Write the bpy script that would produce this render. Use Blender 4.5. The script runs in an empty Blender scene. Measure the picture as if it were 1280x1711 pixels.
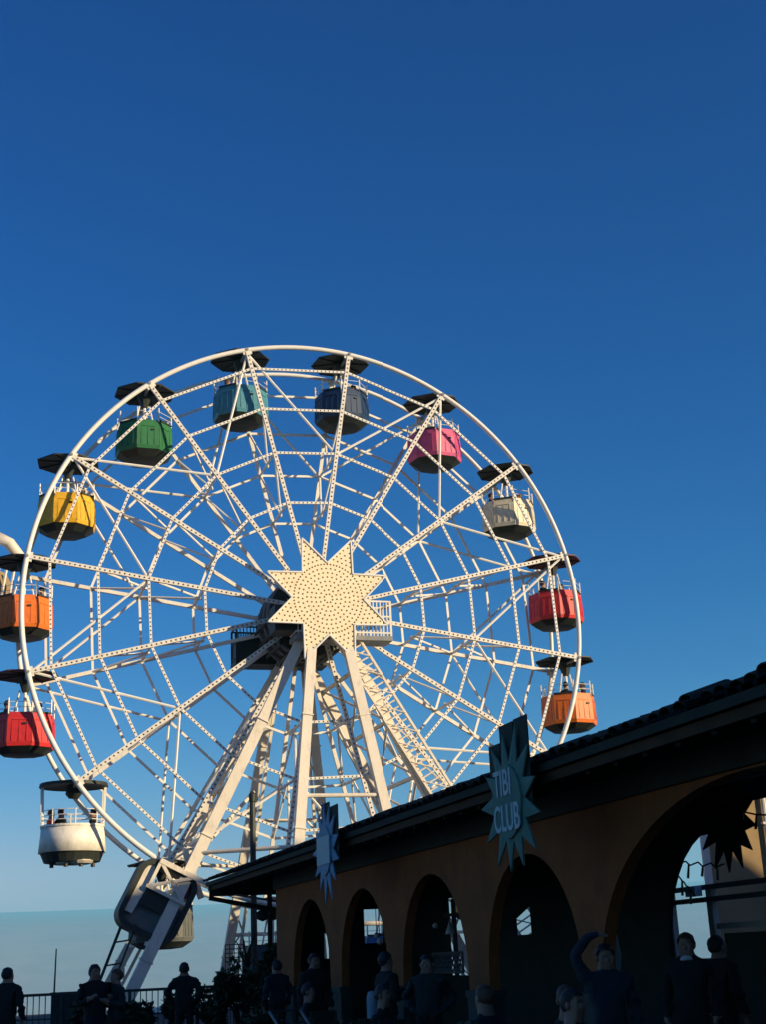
import bpy, bmesh, math, random
from mathutils import Vector, Matrix, Euler
R = math.radians
random.seed(7)
sc = bpy.context.scene
COL = sc.collection

# ------------------------------------------------------------------ camera
CAM = Vector((0.0, 0.0, 1.6))
PITCH, ROLL, FPX = R(18.15), R(2.61), 2266.0 / 1711.0
cd = bpy.data.cameras.new("camera"); cam = bpy.data.objects.new("camera", cd); COL.objects.link(cam)
cd.sensor_fit = 'VERTICAL'; cd.sensor_height = 24.0; cd.lens = 24.0 * FPX
cd.clip_start = 0.1; cd.clip_end = 60000.0
fw = Vector((0, math.cos(PITCH), math.sin(PITCH))); up0 = Vector((0, -math.sin(PITCH), math.cos(PITCH))); rt0 = Vector((1, 0, 0))
rt = rt0 * math.cos(ROLL) - up0 * math.sin(ROLL); up = rt0 * math.sin(ROLL) + up0 * math.cos(ROLL)
cam.matrix_world = Matrix(((rt.x, up.x, -fw.x, CAM.x), (rt.y, up.y, -fw.y, CAM.y), (rt.z, up.z, -fw.z, CAM.z), (0, 0, 0, 1)))
sc.camera = cam

# ------------------------------------------------------------------ sky, sun, exposure
SUN_AZ, SUN_EL = R(115.0), R(14.0)
world = bpy.data.worlds.new("World"); sc.world = world; world.use_nodes = True
nt = world.node_tree; nt.nodes.clear()
sky = nt.nodes.new('ShaderNodeTexSky'); sky.sky_type = 'NISHITA'; sky.sun_disc = False
sky.sun_elevation = SUN_EL; sky.sun_rotation = SUN_AZ; sky.altitude = 500.0
sky.air_density = 1.0; sky.dust_density = 0.6; sky.ozone_density = 3.0
hsv = nt.nodes.new('ShaderNodeHueSaturation'); hsv.inputs['Saturation'].default_value = 1.25
bg = nt.nodes.new('ShaderNodeBackground'); bg.inputs['Strength'].default_value = 0.1
wo = nt.nodes.new('ShaderNodeOutputWorld')
# one even grade over the whole sky: deep polarised blue, as the photograph's film look has it
sep = nt.nodes.new('ShaderNodeSeparateColor'); com = nt.nodes.new('ShaderNodeCombineColor')
nt.links.new(sky.outputs[0], hsv.inputs['Color']); nt.links.new(hsv.outputs[0], sep.inputs[0])
EXPO = 0.56
for ch, (gam, mul) in zip(('Red', 'Green', 'Blue'), ((2.15, 7.2), (1.47, 1.42), (1.12, 1.36))):
    a = nt.nodes.new('ShaderNodeMath'); a.operation = 'MULTIPLY'; a.inputs[1].default_value = 0.1
    b = nt.nodes.new('ShaderNodeMath'); b.operation = 'POWER'; b.inputs[1].default_value = gam
    c = nt.nodes.new('ShaderNodeMath'); c.operation = 'MULTIPLY'; c.inputs[1].default_value = mul * 10.0 / 2 ** EXPO
    d = nt.nodes.new('ShaderNodeMath'); d.operation = 'MINIMUM'; d.inputs[1].default_value = 9.0
    nt.links.new(sep.outputs[ch], a.inputs[0]); nt.links.new(a.outputs[0], b.inputs[0]); nt.links.new(b.outputs[0], c.inputs[0]); nt.links.new(c.outputs[0], d.inputs[0]); nt.links.new(d.outputs[0], com.inputs[ch])
nt.links.new(com.outputs[0], bg.inputs['Color']); nt.links.new(bg.outputs[0], wo.inputs['Surface'])
sd = bpy.data.lights.new("sun", 'SUN'); sd.energy = 5.0; sd.angle = R(0.53); sd.color = (1.0, 0.80, 0.50)
sun = bpy.data.objects.new("sun", sd); COL.objects.link(sun)
SUNV = Vector((math.sin(SUN_AZ) * math.cos(SUN_EL), math.cos(SUN_AZ) * math.cos(SUN_EL), math.sin(SUN_EL)))
sun.rotation_euler = SUNV.to_track_quat('Z', 'Y').to_euler(); sun.location = (20, -20, 40)
vs = sc.view_settings; vs.view_transform = 'Standard'; vs.look = 'None'; vs.exposure = EXPO; vs.gamma = 1.0; vs.use_curve_mapping = False
sc.cycles.use_denoising = True
sc.cycles.max_bounces = 6; sc.cycles.volume_bounces = 1

# ------------------------------------------------------------------ helpers
def material(name, col, rough=0.6, var=0.12, scale=6.0, bump=0.0, bscale=30.0, metal=0.0, spec=0.4, col2=None, detail=4.0, grime=None, gamt=0.5, gscale=2.0):
    m = bpy.data.materials.new(name); m.use_nodes = True
    t = m.node_tree; b = t.nodes['Principled BSDF']
    b.inputs['Roughness'].default_value = rough; b.inputs['Metallic'].default_value = metal
    b.inputs['Specular IOR Level'].default_value = spec
    tc = t.nodes.new('ShaderNodeTexCoord')
    n = t.nodes.new('ShaderNodeTexNoise'); n.inputs['Scale'].default_value = scale; n.inputs['Detail'].default_value = detail
    n.inputs['Roughness'].default_value = 0.65
    t.links.new(tc.outputs['Object'], n.inputs['Vector'])
    r = t.nodes.new('ShaderNodeValToRGB')
    c2 = col2 or tuple(min(1, c * (1 + var)) for c in col)
    c1 = tuple(c * (1 - var) for c in col) if col2 is None else col
    r.color_ramp.elements[0].position = 0.3; r.color_ramp.elements[1].position = 0.7
    r.color_ramp.elements[0].color = (*c1, 1); r.color_ramp.elements[1].color = (*c2, 1)
    t.links.new(n.outputs['Fac'], r.inputs['Fac']); src = r.outputs['Color']
    if grime:                                                          # streaky dirt and wear with a shape of its own
        mp = t.nodes.new('ShaderNodeMapping'); mp.inputs['Scale'].default_value = (gscale, gscale, gscale * 0.28); t.links.new(tc.outputs['Object'], mp.inputs['Vector'])
        g1 = t.nodes.new('ShaderNodeTexNoise'); g1.inputs['Scale'].default_value = 3.0; g1.inputs['Detail'].default_value = 8; g1.inputs['Roughness'].default_value = 0.75
        t.links.new(mp.outputs[0], g1.inputs['Vector'])
        gr = t.nodes.new('ShaderNodeValToRGB'); gr.color_ramp.elements[0].position = 0.52; gr.color_ramp.elements[1].position = 0.72
        gr.color_ramp.elements[0].color = (0, 0, 0, 1); gr.color_ramp.elements[1].color = (gamt, gamt, gamt, 1); t.links.new(g1.outputs['Fac'], gr.inputs['Fac'])
        mx = t.nodes.new('ShaderNodeMix'); mx.data_type = 'RGBA'; t.links.new(gr.outputs['Color'], mx.inputs[0]); t.links.new(src, mx.inputs[6]); mx.inputs[7].default_value = (*grime, 1); src = mx.outputs[2]
    t.links.new(src, b.inputs['Base Color'])
    if bump:
        n2 = t.nodes.new('ShaderNodeTexNoise'); n2.inputs['Scale'].default_value = bscale; n2.inputs['Detail'].default_value = 5
        t.links.new(tc.outputs['Object'], n2.inputs['Vector'])
        bp = t.nodes.new('ShaderNodeBump'); bp.inputs['Strength'].default_value = bump; bp.inputs['Distance'].default_value = 0.02
        t.links.new(n2.outputs['Fac'], bp.inputs['Height']); t.links.new(bp.outputs['Normal'], b.inputs['Normal'])
    return m

class MB:
    def __init__(s): s.v = []; s.f = []; s.mi = []; s.cur = 0
    def add(s, vs, fs):
        o = len(s.v); s.v += [tuple(v) for v in vs]; s.f += [tuple(i + o for i in f) for f in fs]; s.mi += [s.cur] * len(fs); return s
    def box(s, c, d, rot=None):
        x, y, z = d[0] / 2, d[1] / 2, d[2] / 2
        vs = [Vector(p) for p in ((-x, -y, -z), (x, -y, -z), (x, y, -z), (-x, y, -z), (-x, -y, z), (x, -y, z), (x, y, z), (-x, y, z))]
        if rot is not None: vs = [rot @ v for v in vs]
        c = Vector(c)
        return s.add([v + c for v in vs], [(0, 3, 2, 1), (4, 5, 6, 7), (0, 1, 5, 4), (1, 2, 6, 5), (2, 3, 7, 6), (3, 0, 4, 7)])
    def bx(s, x0, x1, y0, y1, z0, z1): return s.box(((x0 + x1) / 2, (y0 + y1) / 2, (z0 + z1) / 2), (x1 - x0, y1 - y0, z1 - z0))
    def beam(s, p, q, w, h, w2=None, h2=None, ref=(0, 1, 0)):      # w along the side, h along ref
        p, q = Vector(p), Vector(q); d = (q - p).normalized(); ref = Vector(ref)
        if abs(d.dot(ref)) > 0.97: ref = Vector((1, 0, 0))
        a = d.cross(ref).normalized(); b = a.cross(d).normalized()
        w2 = w if w2 is None else w2; h2 = h if h2 is None else h2
        vs = [p + a * (i * w / 2) + b * (j * h / 2) for i, j in ((-1, -1), (1, -1), (1, 1), (-1, 1))]
        vs += [q + a * (i * w2 / 2) + b * (j * h2 / 2) for i, j in ((-1, -1), (1, -1), (1, 1), (-1, 1))]
        return s.add(vs, [(0, 3, 2, 1), (4, 5, 6, 7), (0, 1, 5, 4), (1, 2, 6, 5), (2, 3, 7, 6), (3, 0, 4, 7)])
    def tube(s, p, q, r, n=8, r2=None, cap=True):
        p, q = Vector(p), Vector(q); d = (q - p).normalized()
        ref = Vector((0, 0, 1)) if abs(d.z) < 0.95 else Vector((1, 0, 0))
        a = d.cross(ref).normalized(); b = a.cross(d); r2 = r if r2 is None else r2
        vs = [p + (a * math.cos(2 * math.pi * i / n) + b * math.sin(2 * math.pi * i / n)) * r for i in range(n)]
        vs += [q + (a * math.cos(2 * math.pi * i / n) + b * math.sin(2 * math.pi * i / n)) * r2 for i in range(n)]
        fs = [(i, (i + 1) % n, n + (i + 1) % n, n + i) for i in range(n)]
        if cap: fs += [tuple(range(n - 1, -1, -1)), tuple(range(n, 2 * n))]
        return s.add(vs, fs)
    def path(s, pts, r, n=8):
        pts = [Vector(p) for p in pts]; m = len(pts); vs = []
        for i, p in enumerate(pts):
            d = (pts[min(i + 1, m - 1)] - pts[max(i - 1, 0)]).normalized()
            ref = Vector((0, 0, 1)) if abs(d.z) < 0.9 else Vector((1, 0, 0))
            a = d.cross(ref).normalized(); b = a.cross(d)
            rr = r[i] if isinstance(r, (list, tuple)) else r
            vs += [p + (a * math.cos(2 * math.pi * k / n) + b * math.sin(2 * math.pi * k / n)) * rr for k in range(n)]
        fs = [(i * n + k, i * n + (k + 1) % n, (i + 1) * n + (k + 1) % n, (i + 1) * n + k) for i in range(m - 1) for k in range(n)]
        fs += [tuple(range(n - 1, -1, -1)), tuple(range((m - 1) * n, m * n))]
        return s.add(vs, fs)
    def lathe(s, prof, n=16, c=(0, 0, 0), ph=0.0, closed=False):   # prof: (radius, z)
        c = Vector(c); vs = []; m = len(prof)
        for r_, z_ in prof:
            vs += [c + Vector((r_ * math.cos(ph + 2 * math.pi * k / n), r_ * math.sin(ph + 2 * math.pi * k / n), z_)) for k in range(n)]
        fs = [(i * n + k, i * n + (k + 1) % n, (i + 1) * n + (k + 1) % n, (i + 1) * n + k) for i in range(m - 1) for k in range(n)]
        if closed: fs += [((m - 1) * n + k, (m - 1) * n + (k + 1) % n, (k + 1) % n, k) for k in range(n)]
        else: fs += [tuple(range(n - 1, -1, -1)), tuple(range((m - 1) * n, m * n))]
        return s.add(vs, fs)
    def prism(s, poly, fn, d0, d1):                                # fn(u, v, d) -> xyz ; poly may be concave
        n = len(poly)
        vs = [Vector(fn(u, v, d0)) for u, v in poly] + [Vector(fn(u, v, d1)) for u, v in poly]
        return s.add(vs, [tuple(range(n - 1, -1, -1)), tuple(range(n, 2 * n))] + [(i, (i + 1) % n, n + (i + 1) % n, n + i) for i in range(n)])
    def dome(s, c, r, nrm=(0, -1, 0)):
        c = Vector(c); d = Vector(nrm).normalized(); ref = Vector((0, 0, 1)) if abs(d.z) < 0.9 else Vector((1, 0, 0))
        a = d.cross(ref).normalized(); b = a.cross(d)
        vs = [c + (a * math.cos(k * math.pi / 3) + b * math.sin(k * math.pi / 3)) * r for k in range(6)] + [c + d * r]
        return s.add(vs, [(k, (k + 1) % 6, 6) for k in range(6)])
    def mesh(s, name, mats, smooth=False):
        me = bpy.data.meshes.new(name); me.from_pydata(s.v, [], s.f)
        for m in (mats if isinstance(mats, (list, tuple)) else [mats]): me.materials.append(m)
        if isinstance(mats, (list, tuple)) and len(mats) > 1: me.polygons.foreach_set('material_index', s.mi)
        bm = bmesh.new(); bm.from_mesh(me); bmesh.ops.recalc_face_normals(bm, faces=bm.faces); bm.to_mesh(me); bm.free()
        if smooth: me.shade_smooth()
        me.update(); return me
    def build(s, name, mats, parent=None, smooth=False, loc=None):
        return link(name, s.mesh(name, mats, smooth), parent, loc)

def link(name, me, parent=None, loc=None, mat=None):
    o = bpy.data.objects.new(name, me); COL.objects.link(o)
    if parent is not None: o.parent = parent
    if loc is not None: o.location = loc
    if mat is not None:
        o.material_slots[0].link = 'OBJECT'; o.material_slots[0].material = mat
    return o
def tag(o, label=None, cat=None, group=None, kind=None):
    if label: o['label'] = label
    if cat: o['category'] = cat
    if group: o['group'] = group
    if kind: o['kind'] = kind
    return o
def thing(name, label, cat, loc=(0, 0, 0), rz=0.0, group=None):
    o = bpy.data.objects.new(name, None); COL.objects.link(o); o.empty_display_size = 0.2
    o.location = loc; o.rotation_euler = (0, 0, rz)
    return tag(o, label, cat, group)

# ------------------------------------------------------------------ materials
M = {}
M['white'] = material('cream white paint', (0.74, 0.70, 0.62), 0.45, 0.07, 3.0, 0.05, 40, grime=(0.30, 0.20, 0.12), gamt=0.45, gscale=3.0)
M['white2'] = material('white steel paint', (0.78, 0.76, 0.70), 0.4, 0.05, 5.0)
M['leg'] = material('cream leg paint', (0.74, 0.67, 0.55), 0.5, 0.06, 1.6, 0.05, 25, grime=(0.30, 0.20, 0.12), gamt=0.42, gscale=2.2)
M['star'] = material('cream star panel', (0.84, 0.73, 0.50), 0.5, 0.05, 5.0, grime=(0.45, 0.32, 0.18), gamt=0.4, gscale=2.5)
M['bulb'] = material('amber bulb', (0.30, 0.17, 0.075), 0.25, 0.2, 30)
M['bulbw'] = material('smoked bulb', (0.14, 0.115, 0.085), 0.3, 0.2, 30)
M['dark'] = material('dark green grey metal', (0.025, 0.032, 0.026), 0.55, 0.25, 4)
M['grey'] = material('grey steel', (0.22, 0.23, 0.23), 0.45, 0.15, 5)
M['canopy'] = material('dark canopy fibreglass', (0.030, 0.036, 0.028), 0.6, 0.25, 3)
M['canopyr'] = material('dark red canopy', (0.12, 0.018, 0.014), 0.6, 0.25, 3)
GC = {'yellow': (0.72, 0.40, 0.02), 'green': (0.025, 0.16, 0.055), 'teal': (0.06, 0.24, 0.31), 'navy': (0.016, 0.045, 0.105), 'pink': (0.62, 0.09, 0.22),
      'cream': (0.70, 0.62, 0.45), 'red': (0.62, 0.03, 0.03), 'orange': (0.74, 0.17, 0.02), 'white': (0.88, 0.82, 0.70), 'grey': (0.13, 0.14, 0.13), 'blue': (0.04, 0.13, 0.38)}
for k, c in GC.items(): M['g_' + k] = material(k + ' gondola paint', c, 0.5, 0.16, 3.5, 0.06, 30, grime=tuple(x * 0.35 + 0.03 for x in c), gamt=0.35 if k == 'white' else 0.7, gscale=3.0)

# ------------------------------------------------------------------ terrain, ground
DD = Vector((-0.3088652, 0.95110582, 0)); SS = Vector((0.95110582, 0.3088652, 0)); FROT = math.atan2(-DD.x, DD.y)
def fac(w, t, z=0.0): return SS * w + DD * t + Vector((0, 0, z))

def build_terrain():
    mb = MB(); rs = [70, 110, 200, 400, 800, 1500, 2600, 4000, 5500, 7000, 8200, 9000, 9600, 10500, 11500, 12500, 13400, 14000]; na = 240
    rnd = random.Random(3)
    ph = [rnd.uniform(0, 6.28) for _ in range(10)]
    def h(r_, a):
        n = sum(math.sin(a * k + ph[k]) / k for k in range(2, 9)) * 0.5
        n2 = sum(math.sin(a * k * 5.3 + ph[k]) / k for k in range(2, 9)) * 0.4
        if r_ < 75: return -4
        v = -330 * min(1, (r_ - 70) / 1300) + 25 * n2 * min(1, r_ / 1500)
        if r_ > 4000:
            u = min(1, (r_ - 4000) / 5000); u = u * u * (3 - 2 * u); v = v * (1 - u) + u * (292 + 9 * n + 6 * n2)
        if r_ > 9000: u = min(1, (r_ - 9000) / 4400); v += u * (250 + 12 * n2 - 8 * n)
        return v
    for r_ in rs:
        for k in range(na):
            a = 2 * math.pi * k / na; mb.v.append((r_ * math.sin(a), r_ * math.cos(a), h(r_, a)))
    for i in range(len(rs) - 1):
        for k in range(na): mb.f.append((i * na + k, i * na + (k + 1) % na, (i + 1) * na + (k + 1) % na, (i + 1) * na + k))
    mb.f.append(tuple(range(na))); mb.mi = [0] * len(mb.f)
    o = mb.build('terrain', material('dry hazy hills', (0.42, 0.33, 0.30), 0.9, 0.3, 0.004, col2=(0.54, 0.42, 0.37)), smooth=True)
    tag(o, 'wooded hills and hazy plain far below the park terrace', kind='structure')
build_terrain()
mb = MB()
pl = [(-16, -30), (70, -30), (70, 62), (14, 62), (-8, 58), (-16, 46)]
mb.prism(pl, lambda u, v, d: fac(u, v, d), -6.0, 0.0)
g = mb.build('ground', material('grey paving', (0.06, 0.06, 0.05), 0.85, 0.2, 1.5, 0.1, 20)); tag(g, 'grey paved terrace of the park', kind='structure')

# ------------------------------------------------------------------ ferris wheel
WC = Vector((-2.22, 41.44, 0)); PSI = R(17.73); HZ = 12.06; RW = 9.0; GAP = 2.24; PH = -0.241
wheel = thing('ferris_wheel', 'large cream white ferris wheel with a bulb studded eight pointed star at its hub', 'ferris wheel', WC, PSI)
def ang(k): return PH + 2 * math.pi * k / 16
def nd(k, rad, y=0.0): a = ang(k); return Vector((rad * math.sin(a), y, HZ + rad * math.cos(a)))
RING = [0.925 * RW, 0.765 * RW, 0.593 * RW, 0.40 * RW]
for y in (0.0, GAP):
    mb = MB(); pts = []; n, ns = 8, 224; r_ = 0.080 if y == 0 else 0.072
    for i in range(ns):
        a = 2 * math.pi * i / ns; c = Vector((RW * math.sin(a), y, HZ + RW * math.cos(a))); rd = Vector((math.sin(a), 0, math.cos(a)))
        mb.v += [tuple(c + rd * (r_ * math.cos(2 * math.pi * j / n)) + Vector((0, r_ * math.sin(2 * math.pi * j / n), 0))) for j in range(n)]
    mb.f = [(i * n + j, i * n + (j + 1) % n, ((i + 1) % ns) * n + (j + 1) % n, ((i + 1) % ns) * n + j) for i in range(ns) for j in range(n)]; mb.mi = [0] * len(mb.f)
    mb.build('rim', M['white2'], wheel, True)
bulbs_s, bulbs_r = MB(), MB()
def bulbs(mb, p, q, y, step, r_):
    L = (q - p).length; m = int(L / step)
    for i in range(m): mb.dome(p.lerp(q, (i + 0.5) / m) + Vector((0, y, 0)), r_)
for y in (0.0, GAP):
    for k in range(16):
        a, b = nd(k, 0.5, y), nd(k, RW - 0.05, y)
        MB().beam(a, b, 0.125 if y == 0 else 0.115, 0.10).build('spoke', M['white'], wheel)
        if y == 0: bulbs(bulbs_s, nd(k, 1.2), nd(k, RW - 0.15), -0.052, 0.15, 0.031)
        # gusset plate where the spoke meets the rim
        MB().box(nd(k, RW - 0.06, y), (0.30, 0.05, 0.20), Matrix.Rotation(ang(k), 3, 'Y')).build('gusset_plate', M['white'], wheel)
        for i, rr in enumerate(RING):
            p, q = nd(k, rr, y), nd(k + 1, rr, y)
            MB().beam(p, q, 0.075, 0.06).build('ring_bar', M['white2'], wheel)
            if y == 0: bulbs(bulbs_r, p, q, -0.032, 0.13, 0.026)
        if k % 2 == 0:
            for s_ in (-1, 1): MB().tube(nd(k, RW - 0.1, y + 0.06), nd(k + s_, RING[2], y + 0.06), 0.042, 6).build('brace', M['white2'], wheel)
for k in range(16):
    MB().tube(nd(k, RW, -0.1), nd(k, RW, GAP + 0.1), 0.05, 8).build('gondola_axle', M['grey'], wheel)
    for j in (2, 3): MB().tube(nd(k, RING[j], 0), nd(k, RING[j], GAP), 0.042, 6).build('cross_strut', M['white2'], wheel)
    for y in (0.03, GAP - 0.03):
        MB().tube(nd(k, RING[1], y), nd(k, RING[2] - 0.1, GAP / 2), 0.036, 6).build('truss_brace', M['white2'], wheel)
        MB().tube(nd(k, RING[2], y), nd(k, RING[3] - 0.1, GAP / 2), 0.036, 6).build('truss_brace', M['white2'], wheel)
tag(bulbs_s.build('spoke_bulbs', M['bulbw'], wheel), kind='stuff'); tag(bulbs_r.build('ring_bulbs', M['bulbw'], wheel), kind='stuff')
# axle, hubs
MB().tube((0, -1.3, HZ), (0, GAP + 1.4, HZ), 0.24, 20).build('axle', M['grey'], wheel, True)
for y in (0.0, GAP):
    MB().tube((0, y - 0.10, HZ), (0, y + 0.10, HZ), 0.62, 32).build('hub', M['white'], wheel)
# star
def star_poly(n, ro, ri, a0=0.0): return [((ro if i % 2 == 0 else ri) * math.sin(a0 + math.pi * i / n), (ro if i % 2 == 0 else ri) * math.cos(a0 + math.pi * i / n)) for i in range(2 * n)]
mb = MB(); P8 = star_poly(8, 2.04, 1.13, R(22.5)); n = len(P8); YS = -1.40
fr = [Vector((u, YS, HZ + v)) for u, v in P8]; bk = [Vector((u, YS + 0.16, HZ + v)) for u, v in P8]
mb.add(fr + bk + [Vector((0, YS, HZ)), Vector((0, YS + 0.16, HZ))], [(i, (i + 1) % n, 2 * n) for i in range(n)] + [(n + (i + 1) % n, n + i, 2 * n + 1) for i in range(n)] + [(i, n + i, n + (i + 1) % n, (i + 1) % n) for i in range(n)])
star = mb.build('star_panel', M['star'], wheel)
mb = MB()
for i in range(n):
    p, q = fr[i], fr[(i + 1) % n]; mb.beam(p + Vector((0, 0.02, 0)), q + Vector((0, 0.02, 0)), 0.045, 0.10)
mb.build('edge_trim', M['white2'], star)
mb = MB(); y = YS - 0.002
for j in range(1, 9):
    rr = 0.135 * j; m = max(8, int(round(2 * math.pi * rr / (0.145 if j < 8 else 0.10))))
    for i in range(m):
        a = 2 * math.pi * i / m + j * 0.3; mb.dome((rr * math.sin(a), y, HZ + rr * math.cos(a)), 0.031)
for i in range(8):
    a = R(22.5) + i * math.pi / 4; e = Vector((math.sin(a), 0, math.cos(a))); tt = Vector((math.cos(a), 0, -math.sin(a)))
    for j in range(6):
        rr = 1.22 + j * 0.135; half = (2.0 - rr) / (2.0 - 1.04) * 0.43 - 0.06
        m = max(1, int(half * 2 / 0.13) + 1)
        for c in range(m):
            s_ = 0 if m == 1 else (-half + 2 * half * c / (m - 1))
            mb.dome(Vector((0, y, HZ)) + e * rr + tt * s_, 0.031)
tag(mb.build('star_bulbs', M['bulb'], star), kind='stuff')
MB().tube((0, YS + 0.15, HZ), (0, -0.1, HZ), 0.5, 24, 0.42).build('star_mount', M['grey'], wheel)
# support legs : (top a, top off, base a, base off, width top, width base)
LEGS = [(-0.2, 0.8, -6.2, 1.0, 0.30, 0.34), (0.1, 0.8, 6.15, 1.0, 0.24, 0.28), (-0.35, 1.0, -2.03, 3.45, 0.28, 0.30), (0.40, 1.0, 2.03, 3.45, 0.29, 0.32),
        (0.1, -3.1, -6.45, -3.6, 0.26, 0.30), (-0.05, -3.1, 6.35, -3.6, 0.26, 0.30), (-0.45, -3.2, -2.1, -6.1, 0.26, 0.30), (0.35, -3.2, 2.05, -6.1, 0.26, 0.30)]
for at_, ot, ab, ob, w0, w1 in LEGS:
    leg = MB().beam((at_, -ot, HZ - 0.1), (ab, -ob, 0.12), w0, 0.20, w1, 0.24).build('support_leg', M['leg'], wheel)
    MB().box((ab, -ob, 0.08), (0.9, 0.9, 0.16)).build('foot_plate', M['grey'], leg)
    tp, bp = Vector((at_, -ot, HZ - 0.1)), Vector((ab, -ob, 0.12))
    for u in (0.3, 0.58, 0.86):      # bolted flange joints
        c = tp.lerp(bp, u); ww = w0 + (w1 - w0) * u + 0.07; dv = (bp - tp).normalized() * 0.035
        MB().beam(c - dv * .6, c + dv * .6, ww - .02, 0.28).build('flange', M['leg'], leg)
def lp(i, u):
    at_, ot, ab, ob, _, _ = LEGS[i]; return Vector((at_, -ot, HZ - 0.1)).lerp(Vector((ab, -ob, 0.12)), u)
for f, r_ in ((0, 4), (1, 5)):
    us = [0.16, 0.30, 0.44, 0.58, 0.70, 0.82]
    for i, u in enumerate(us):
        MB().beam(lp(f, u), lp(r_, u), 0.10, 0.10).build('leg_cross_bar', M['leg'], wheel)
        if i < len(us) - 1:
            MB().tube(lp(f, u), lp(r_, us[i + 1]), 0.04, 6).build('leg_brace', M['leg'], wheel)
            MB().tube(lp(r_, u), lp(f, us[i + 1]), 0.04, 6).build('leg_brace', M['leg'], wheel)
for f, r_ in ((0, 2), (2, 3), (3, 1), (6, 7), (4, 6), (7, 5)):
    for u in ((0.62,) if (f, r_) in ((0, 2), (3, 1), (4, 6), (7, 5)) else (0.5, 0.8)):
        MB().tube(lp(f, u), lp(r_, u), 0.06, 8).build('tie_bar', M['leg'], wheel)
MB().tube(lp(0, 0.62), lp(6, 0.42), 0.06, 8).build('tie_bar', M['leg'], wheel)
# lattice on the inner edge of the rear legs
for i in (4, 5, 6, 7):
    mb = MB(); m = 16; sgn = 1 if i in (4, 6) else -1; off = Vector((0.42 * sgn, 0.0, 0))
    mb.beam(lp(i, 0.06) + off * 0.4, lp(i, 0.97) + off, 0.09, 0.09)
    for j in range(m):
        u0, u1 = 0.06 + 0.9 * j / m, 0.06 + 0.9 * (j + 1) / m
        mb.tube(lp(i, u0) + (off * (0.4 + 0.6 * u0) if j % 2 else Vector()), lp(i, u1) + (Vector() if j % 2 else off * (0.4 + 0.6 * u1)), 0.028, 6)
    mb.build('leg_lattice', M['leg'], wheel)
# access ladder up the right leg
mb = MB(); p0, p1 = Vector((0.55, -1.0, HZ - 1.0)), Vector((7.2, -1.2, 0.1)); sd_ = Vector((0.30, 0, 0.17))
for s_ in (-1, 1): mb.beam(p0 + sd_ * s_, p1 + sd_ * s_, 0.07, 0.09)
for i in range(58):
    c = p0.lerp(p1, (i + 0.5) / 58); mb.tube(c - sd_, c + sd_, 0.026, 6)
for i in range(19):
    c = p0.lerp(p1, (i + 0.5) / 19) + Vector((0, -0.05, 0)); c2 = p0.lerp(p1, (i + 1.5) / 19) + Vector((0, -0.05, 0)); mb.tube(c - sd_, c2 + sd_, 0.02, 5)
mb.build('access_ladder', M['leg'], wheel)
# service platforms beside the hub
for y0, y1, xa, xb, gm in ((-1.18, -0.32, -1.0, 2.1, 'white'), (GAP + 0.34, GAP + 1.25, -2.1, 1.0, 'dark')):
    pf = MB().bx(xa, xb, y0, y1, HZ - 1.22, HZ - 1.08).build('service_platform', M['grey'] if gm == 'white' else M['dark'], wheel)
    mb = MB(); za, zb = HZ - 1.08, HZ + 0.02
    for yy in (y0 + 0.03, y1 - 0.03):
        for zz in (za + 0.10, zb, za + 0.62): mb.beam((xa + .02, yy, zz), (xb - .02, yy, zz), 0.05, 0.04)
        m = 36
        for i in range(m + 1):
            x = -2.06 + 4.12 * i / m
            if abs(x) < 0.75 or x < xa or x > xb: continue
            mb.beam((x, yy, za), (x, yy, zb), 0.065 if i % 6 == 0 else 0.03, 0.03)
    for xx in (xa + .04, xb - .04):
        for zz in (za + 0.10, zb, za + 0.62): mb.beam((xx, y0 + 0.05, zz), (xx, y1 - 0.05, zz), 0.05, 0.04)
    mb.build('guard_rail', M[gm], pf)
# hub machinery
MB().tube((-0.15, 0.32, HZ - 0.1), (-0.15, 1.92, HZ - 0.1), 1.30, 32).build('slip_ring_drum', M['dark'], wheel)
for yy in (0.40, 1.0, 1.8): MB().tube((-0.15, yy, HZ - 0.1), (-0.15, yy + 0.06, HZ - 0.1), 1.38, 32).build('drum_flange', M['grey'], wheel)
for i in range(10):
    a = R(190 + i * 17); MB().tube((-0.15 + 1.42 * math.cos(a), 0.1, HZ - 0.1 + 1.42 * math.sin(a)), (-0.15 + 1.42 * math.cos(a), 2.1, HZ - 0.1 + 1.42 * math.sin(a)), 0.05, 6).build('cable_conduit', M['dark'], wheel)
MB().bx(-2.05, -0.6, GAP + 0.36, GAP + 1.2, HZ - 1.07, HZ - 0.35).build('control_cabinet', M['dark'], wheel)
MB().bx(-1.6, -0.75, -1.05, -0.25, HZ - 0.95, HZ - 0.15).build('motor_box', M['dark'], wheel)
for (x, y, z, sx, sy, sz) in ((-0.75, 0.55, HZ - 0.55, 0.8, 0.6, 0.7), (-0.9, 1.5, HZ + 0.35, 0.6, 0.6, 0.5)):
    MB().box((x, y + GAP - 0.4, z), (sx, sy, sz)).build('gear_box', M['dark'], wheel)
# drive unit on the left leg
DA = R(27); RX = Matrix.Rotation(DA, 3, 'Y')
def drv(u, v, d): return Vector((-5.05, 0, 3.35)) + RX @ Vector((u, d, v))
def rrect(w, h, r_, n=6):
    out = []
    for cx, cy, a0 in ((w / 2 - r_, h / 2 - r_, 0), (-w / 2 + r_, h / 2 - r_, 90), (-w / 2 + r_, -h / 2 + r_, 180), (w / 2 - r_, -h / 2 + r_, 270)):
        for i in range(n + 1): a = R(a0 + 90 * i / n); out.append((cx + r_ * math.cos(a), cy + r_ * math.sin(a)))
    return out
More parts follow.
